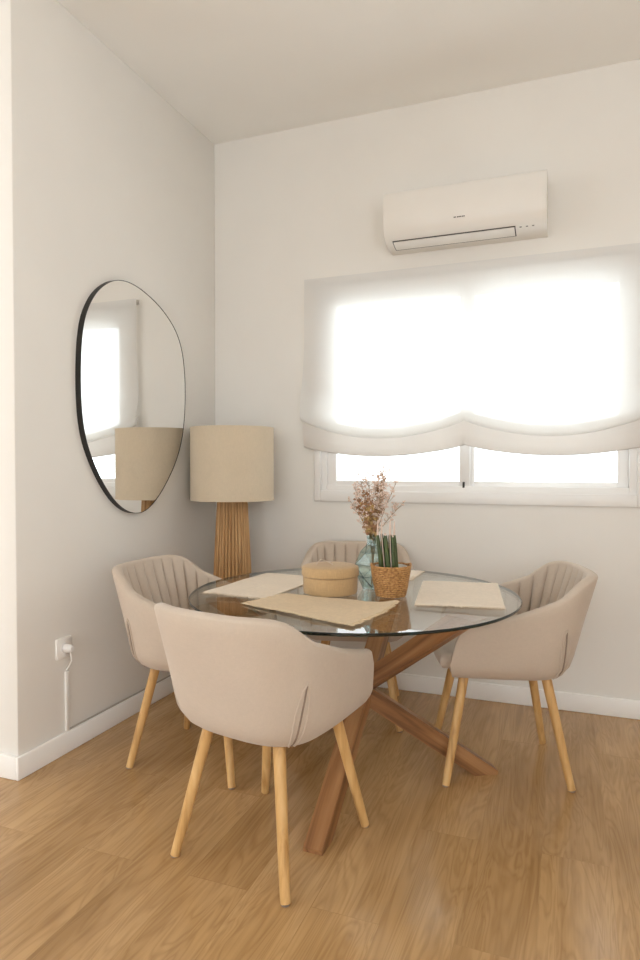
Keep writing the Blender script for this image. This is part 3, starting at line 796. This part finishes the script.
for k, (dx, dy, r, hh, lean, pale) in enumerate(leaves):
    r *= 1.2
    # rotate so that local x faces across the view
    ca, sa = math.cos(0.27), math.sin(0.27)
    X_, Y_ = dx * ca - dy * sa, dx * sa + dy * ca
    b = bmesh.new(); pts = []; rr = []
    for j in range(9):
        s = j / 8
        pts.append((X_ + lean * s * 0.25 * ca, Y_ + lean * s * 0.25 * sa, 0.088 + hh * 0.75 * s)); rr.append(r * (1.0 - 0.25 * s))
    rr[-1] *= 0.8
    tube(b, pts, rr, 12)
    lf = obj('leaf', b, M_leaf, pl)
    b = bmesh.new(); e = Vector(pts[-1])
    if k in (0, 1, 3, 5):
        tube(b, [e, e + Vector((0, 0, 0.03)), e + Vector((0.001, 0, 0.052 if k != 3 else 0.06))], [r * 0.42, r * 0.4, r * 0.12], 8)
    else:
        tube(b, [e, e + Vector((0, 0, 0.008))], [r * 0.5, r * 0.15], 8)
    obj('leaf_tip', b, M_leaftip, lf)
    if pale:
        b = bmesh.new()
        off = Vector((0.15 * r, -0.98 * r, 0))
        tube(b, [Vector(p) + off * (1 - 0.25 * j / 8) for j, p in enumerate(pts)], 0.0024, 6)
        obj('pale_stripe', b, M_leaftip, lf)

# ------------------------------------------------------------------ vase with dried flowers
VX, VY = -0.694, 2.401
vs = thing('glass_vase', 'faceted pale teal glass bottle vase behind the basket', 'vase', (VX, VY, TZ))
def facet(bm, rows, n=5):
    rings = []
    for j, (r, z, ph) in enumerate(rows):
        rings.append([bm.verts.new((r * math.cos(2 * PI * (k + ph) / n), r * math.sin(2 * PI * (k + ph) / n), z)) for k in range(n)])
    for (a, c, (ra, ja)) in [(rings[i], rings[i + 1], (i, rows[i + 1][2] - rows[i][2])) for i in range(len(rings) - 1)]:
        for k in range(n):
            k2 = (k + 1) % n
            if abs(ja) < 1e-6: bm.faces.new((a[k], a[k2], c[k2], c[k]))
            elif ja > 0: bm.faces.new((a[k], a[k2], c[k])); bm.faces.new((a[k2], c[k2], c[k]))
            else: bm.faces.new((a[k], c[k2], c[k])); bm.faces.new((a[k], a[k2], c[k2]))
    return rings
b = bmesh.new()
rows = [(0.040, 0.0005, 0), (0.066, 0.050, 0.5), (0.072, 0.095, 0.0), (0.050, 0.140, 0.5), (0.026, 0.168, 0.0), (0.023, 0.190, 0.0), (0.026, 0.202, 0.0)]
rin = [(max(0.004, r - 0.0035), z, p) for r, z, p in rows]; rin[0] = (0.032, 0.008, 0)
o_ = facet(b, rows); i_ = facet(b, rin)
b.faces.new(o_[0][::-1]); b.faces.new(i_[0])
for k in range(5): b.faces.new((o_[-1][k], o_[-1][(k + 1) % 5], i_[-1][(k + 1) % 5], i_[-1][k]))
obj('bottle', b, M_vase, vs, smooth=False)

b = bmesh.new(); ro = facet(b, [(r * 1.004 + 0.0002, z, p) for r, z, p in rows[:5]])
bmesh.ops.wireframe(b, faces=b.faces[:], thickness=0.0016, use_replace=True, use_boundary=True, use_even_offset=True)
obj('facet_edge', b, M_vedge, vs, smooth=False)
rnd = random.Random(11)
def spray(k, az, tilt, hgt, kind):
    """one dried stem standing in the vase, branching into a cloud of small blossoms"""
    lab = {0: 'dried pale pink blossom spray standing in the teal vase', 1: 'dried brown seed-head stem standing in the teal vase', 2: 'dried straw-yellow flower stem standing in the teal vase'}[kind]
    grp = {0: 'pale dried sprays in the vase', 1: 'brown dried stems in the vase', 2: 'straw dried stems in the vase'}[kind]
    t = thing('dried_flower', lab, 'dried flower', (VX, VY, TZ + 0.012), 0, grp)
    dx, dy = math.cos(az), math.sin(az)
    def P(s):
        neck = 0.185 / hgt
        r = (s / neck) * 0.010 if s < neck else 0.010 + tilt * (s - neck) ** 1.2
        r2 = 0.010 * 0
        return Vector((dx * (r - 0.006 * (1 - min(1, s / neck))), dy * (r - 0.006 * (1 - min(1, s / neck))), hgt * s))
    sb = bmesh.new(); fb = bmesh.new()
    tube(sb, [P(j / 12) for j in range(13)], [0.0016 - 0.0009 * j / 12 for j in range(13)], 6)
    nb = {0: 26, 1: 26, 2: 20}[kind]
    for q in range(nb):
        s = rnd.uniform(0.56, 0.97); p = P(s)
        a = rnd.uniform(0, 2 * PI); l = rnd.uniform(0.010, 0.030) * (1.15 - 0.5 * (s - 0.5)) * (0.6 if kind else 1)
        e = p + Vector((math.cos(a) * l, math.sin(a) * l, rnd.uniform(0.3, 1.2) * l))
        tube(sb, [p, p.lerp(e, 0.5) + Vector((0, 0, -0.001)), e], [0.0007, 0.0006, 0.0005], 4)
        m = 5 if kind == 0 else 4
        for w in range(m):
            c = e + Vector((rnd.uniform(-1, 1), rnd.uniform(-1, 1), rnd.uniform(-0.4, 1))) * 0.0062
            if w: tube(sb, [e, c], 0.0004, 3)
            r = rnd.uniform(0.0022, 0.0040) * (1.0 if kind == 0 else 1.1)
            res = bmesh.ops.create_icosphere(fb, subdivisions=1, radius=r)
            for v in res['verts']: v.co = Vector((v.co.x, v.co.y, v.co.z * (0.8 if kind == 0 else 1.5))) * rnd.uniform(0.85, 1.15) + c
    tipc = P(1.0)
    for w in range(5):
        res = bmesh.ops.create_icosphere(fb, subdivisions=1, radius=0.0026); off = Vector((rnd.uniform(-1, 1), rnd.uniform(-1, 1), rnd.uniform(-0.5, 1))) * 0.005
        for v in res['verts']: v.co = v.co + tipc + off
    obj('stem', sb, M_stem if kind else M_stem, t)
    bl_ = obj('blossoms', fb, {0: M_fl1, 1: M_fl2, 2: M_fl3}[kind], t)
    bl_['kind'] = 'stuff'
spec = [(0.27, 0.06, 0.455, 0), (3.3, 0.08, 0.415, 0), (3.0, 0.16, 0.385, 0), (0.2, 0.17, 0.40, 0), (0.5, 0.32, 0.32, 0), (2.6, 0.03, 0.43, 0), (5.6, 0.12, 0.42, 0), (1.2, 0.10, 0.43, 0), (3.5, 0.22, 0.335, 0), (6.1, 0.09, 0.44, 0), (0.4, 0.02, 0.40, 0),
        (3.4, 0.05, 0.36, 1), (2.2, 0.08, 0.34, 1), (4.4, 0.06, 0.33, 1), (0.9, 0.03, 0.37, 1), (3.2, 0.16, 0.33, 1),
        (3.1, 0.10, 0.32, 2), (4.9, 0.05, 0.31, 2), (2.9, 0.02, 0.30, 2)]
for k, sp in enumerate(spec): spray(k, *sp)
lf = thing('dried_foliage', 'tuft of dark green leaves at the neck of the teal vase', 'foliage', (VX, VY, TZ + 0.15))
b = bmesh.new()
for k in range(22):
    a = rnd.uniform(0, 2 * PI); l = rnd.uniform(0.03, 0.055); z0 = rnd.uniform(0.0, 0.03); r0 = rnd.uniform(0.003, 0.010); r1 = r0 + rnd.uniform(0.002, 0.010)
    p = Vector((r0 * math.cos(a), r0 * math.sin(a), z0)); q = Vector((r1 * math.cos(a), r1 * math.sin(a), z0 + l))
    s = Vector((-math.sin(a), math.cos(a), 0)) * 0.0035; m = p.lerp(q, 0.5)
    v = [b.verts.new(p), b.verts.new(m + s), b.verts.new(q), b.verts.new(m - s)]
    b.faces.new(v)
obj('leaves', b, M_green, lf)['kind'] = 'stuff'

# ------------------------------------------------------------------ outlet, plug, cord cover
ot = thing('wall_outlet', 'white square wall outlet low on the left wall', 'outlet', (XL, 2.09, 0.438))
obj('plate', boxes(((0, -0.042, -0.042), (0.010, 0.042, 0.042)), bevel=0.003), M_trim, ot)
b = bmesh.new(); lathe(b, [(0.021, 0.0), (0.021, 0.003), (0.018, 0.003), (0.018, 0.0012)], 32)
b.transform(Matrix.Translation((0.0095, 0, 0)) @ Matrix.Rotation(PI / 2, 4, 'Y'))
obj('socket', b, M_pvc, ot)
pg = thing('power_plug', 'white power plug with a short looped cord in the wall outlet', 'plug', (XL + 0.0135, 2.09, 0.438))
b = bmesh.new(); lathe(b, [(0.017, 0.0), (0.0185, 0.004), (0.0175, 0.020), (0.013, 0.034), (0.009, 0.038)], 24)
b.transform(Matrix.Rotation(PI / 2, 4, 'Y'))
obj('plug_body', b, M_pvc, pg)
b = bmesh.new()
tube(b, [(0.024, 0, -0.010), (0.027, 0.004, -0.03), (0.020, 0.014, -0.055), (0.004, 0.016, -0.078), (-0.008, 0.014, -0.095)], 0.0036, 8)
obj('cord', b, M_trim, pg)
tag(obj('cord_cover', boxes(((XL + 0.0005, 2.098, BH + 0.001), (XL + 0.011, 2.114, 0.335)), bevel=0.002), M_trim), 'thin white vertical cord cover strip below the outlet', 'cord cover')
b = bmesh.new()
tube(b, [(XL + 0.006, 2.118, BH + 0.0045), (XL + 0.006, 2.5, BH + 0.0045), (XL + 0.006, 2.9, BH + 0.0045), (XL + 0.007, 3.02, BH + 0.0045)], 0.0038, 8)
tag(obj('lamp_cord', b, M_cord), 'thin grey cord lying along the top of the left baseboard', 'cord')

# ------------------------------------------------------------------ light
w = bpy.data.worlds.new('World'); S.world = w; w.use_nodes = True
bg = w.node_tree.nodes['Background']; bg.inputs[0].default_value = (0.91, 0.97, 1.0, 1); bg.inputs[1].default_value = 3.4
def area(name, loc, rot, sx, sy, power, col=(1, 1, 1)):
    l = bpy.data.lights.new(name, 'AREA'); l.shape = 'RECTANGLE'; l.size = sx; l.size_y = sy; l.energy = power; l.color = col
    o = bpy.data.objects.new(name, l); COL.objects.link(o); o.location = loc; o.rotation_euler = rot
    return o
area('daylight_glazed_door', (XF - 0.02, (FO[0] + FO[1]) / 2, (FO[2] + FO[3]) / 2), (0, -PI / 2, 0), FO[3] - FO[2], FO[1] - FO[0], 45, (0.93, 0.975, 1.0))
area('daylight_rear_window', ((RO[0] + RO[1]) / 2, YR - 0.02, (RO[2] + RO[3]) / 2), (PI / 2, 0, 0), RO[1] - RO[0], RO[3] - RO[2], 3, (0.93, 0.975, 1.0))

area('side_fill_light', (XR + 0.02, (SO[0] + SO[1]) / 2, (SO[2] + SO[3]) / 2), (0, PI / 2, 0), SO[3] - SO[2], SO[1] - SO[0], 20.7, (0.93, 0.975, 1.0))  # added fill from an invented opening, brightens the left wall and ceiling

# ------------------------------------------------------------------ camera
cam = bpy.data.cameras.new('Camera'); co = bpy.data.objects.new('Camera', cam); COL.objects.link(co)
co.location = (0, 0, 1.18)
co.rotation_euler = (math.radians(90 - 1.2), 0, math.radians(20.8))
cam.sensor_fit = 'VERTICAL'; cam.sensor_height = 36.0; cam.lens = 647.0 / 960.0 * 36.0
cam.clip_start = 0.01
S.camera = co

S.view_settings.view_transform = 'Standard'; S.view_settings.look = 'None'; S.view_settings.gamma = 1
S.view_settings.use_curve_mapping = False; S.view_settings.exposure = 0.0
S.cycles.use_denoising = True
S.cycles.max_bounces = 12; S.cycles.transparent_max_bounces = 24; S.cycles.diffuse_bounces = 6
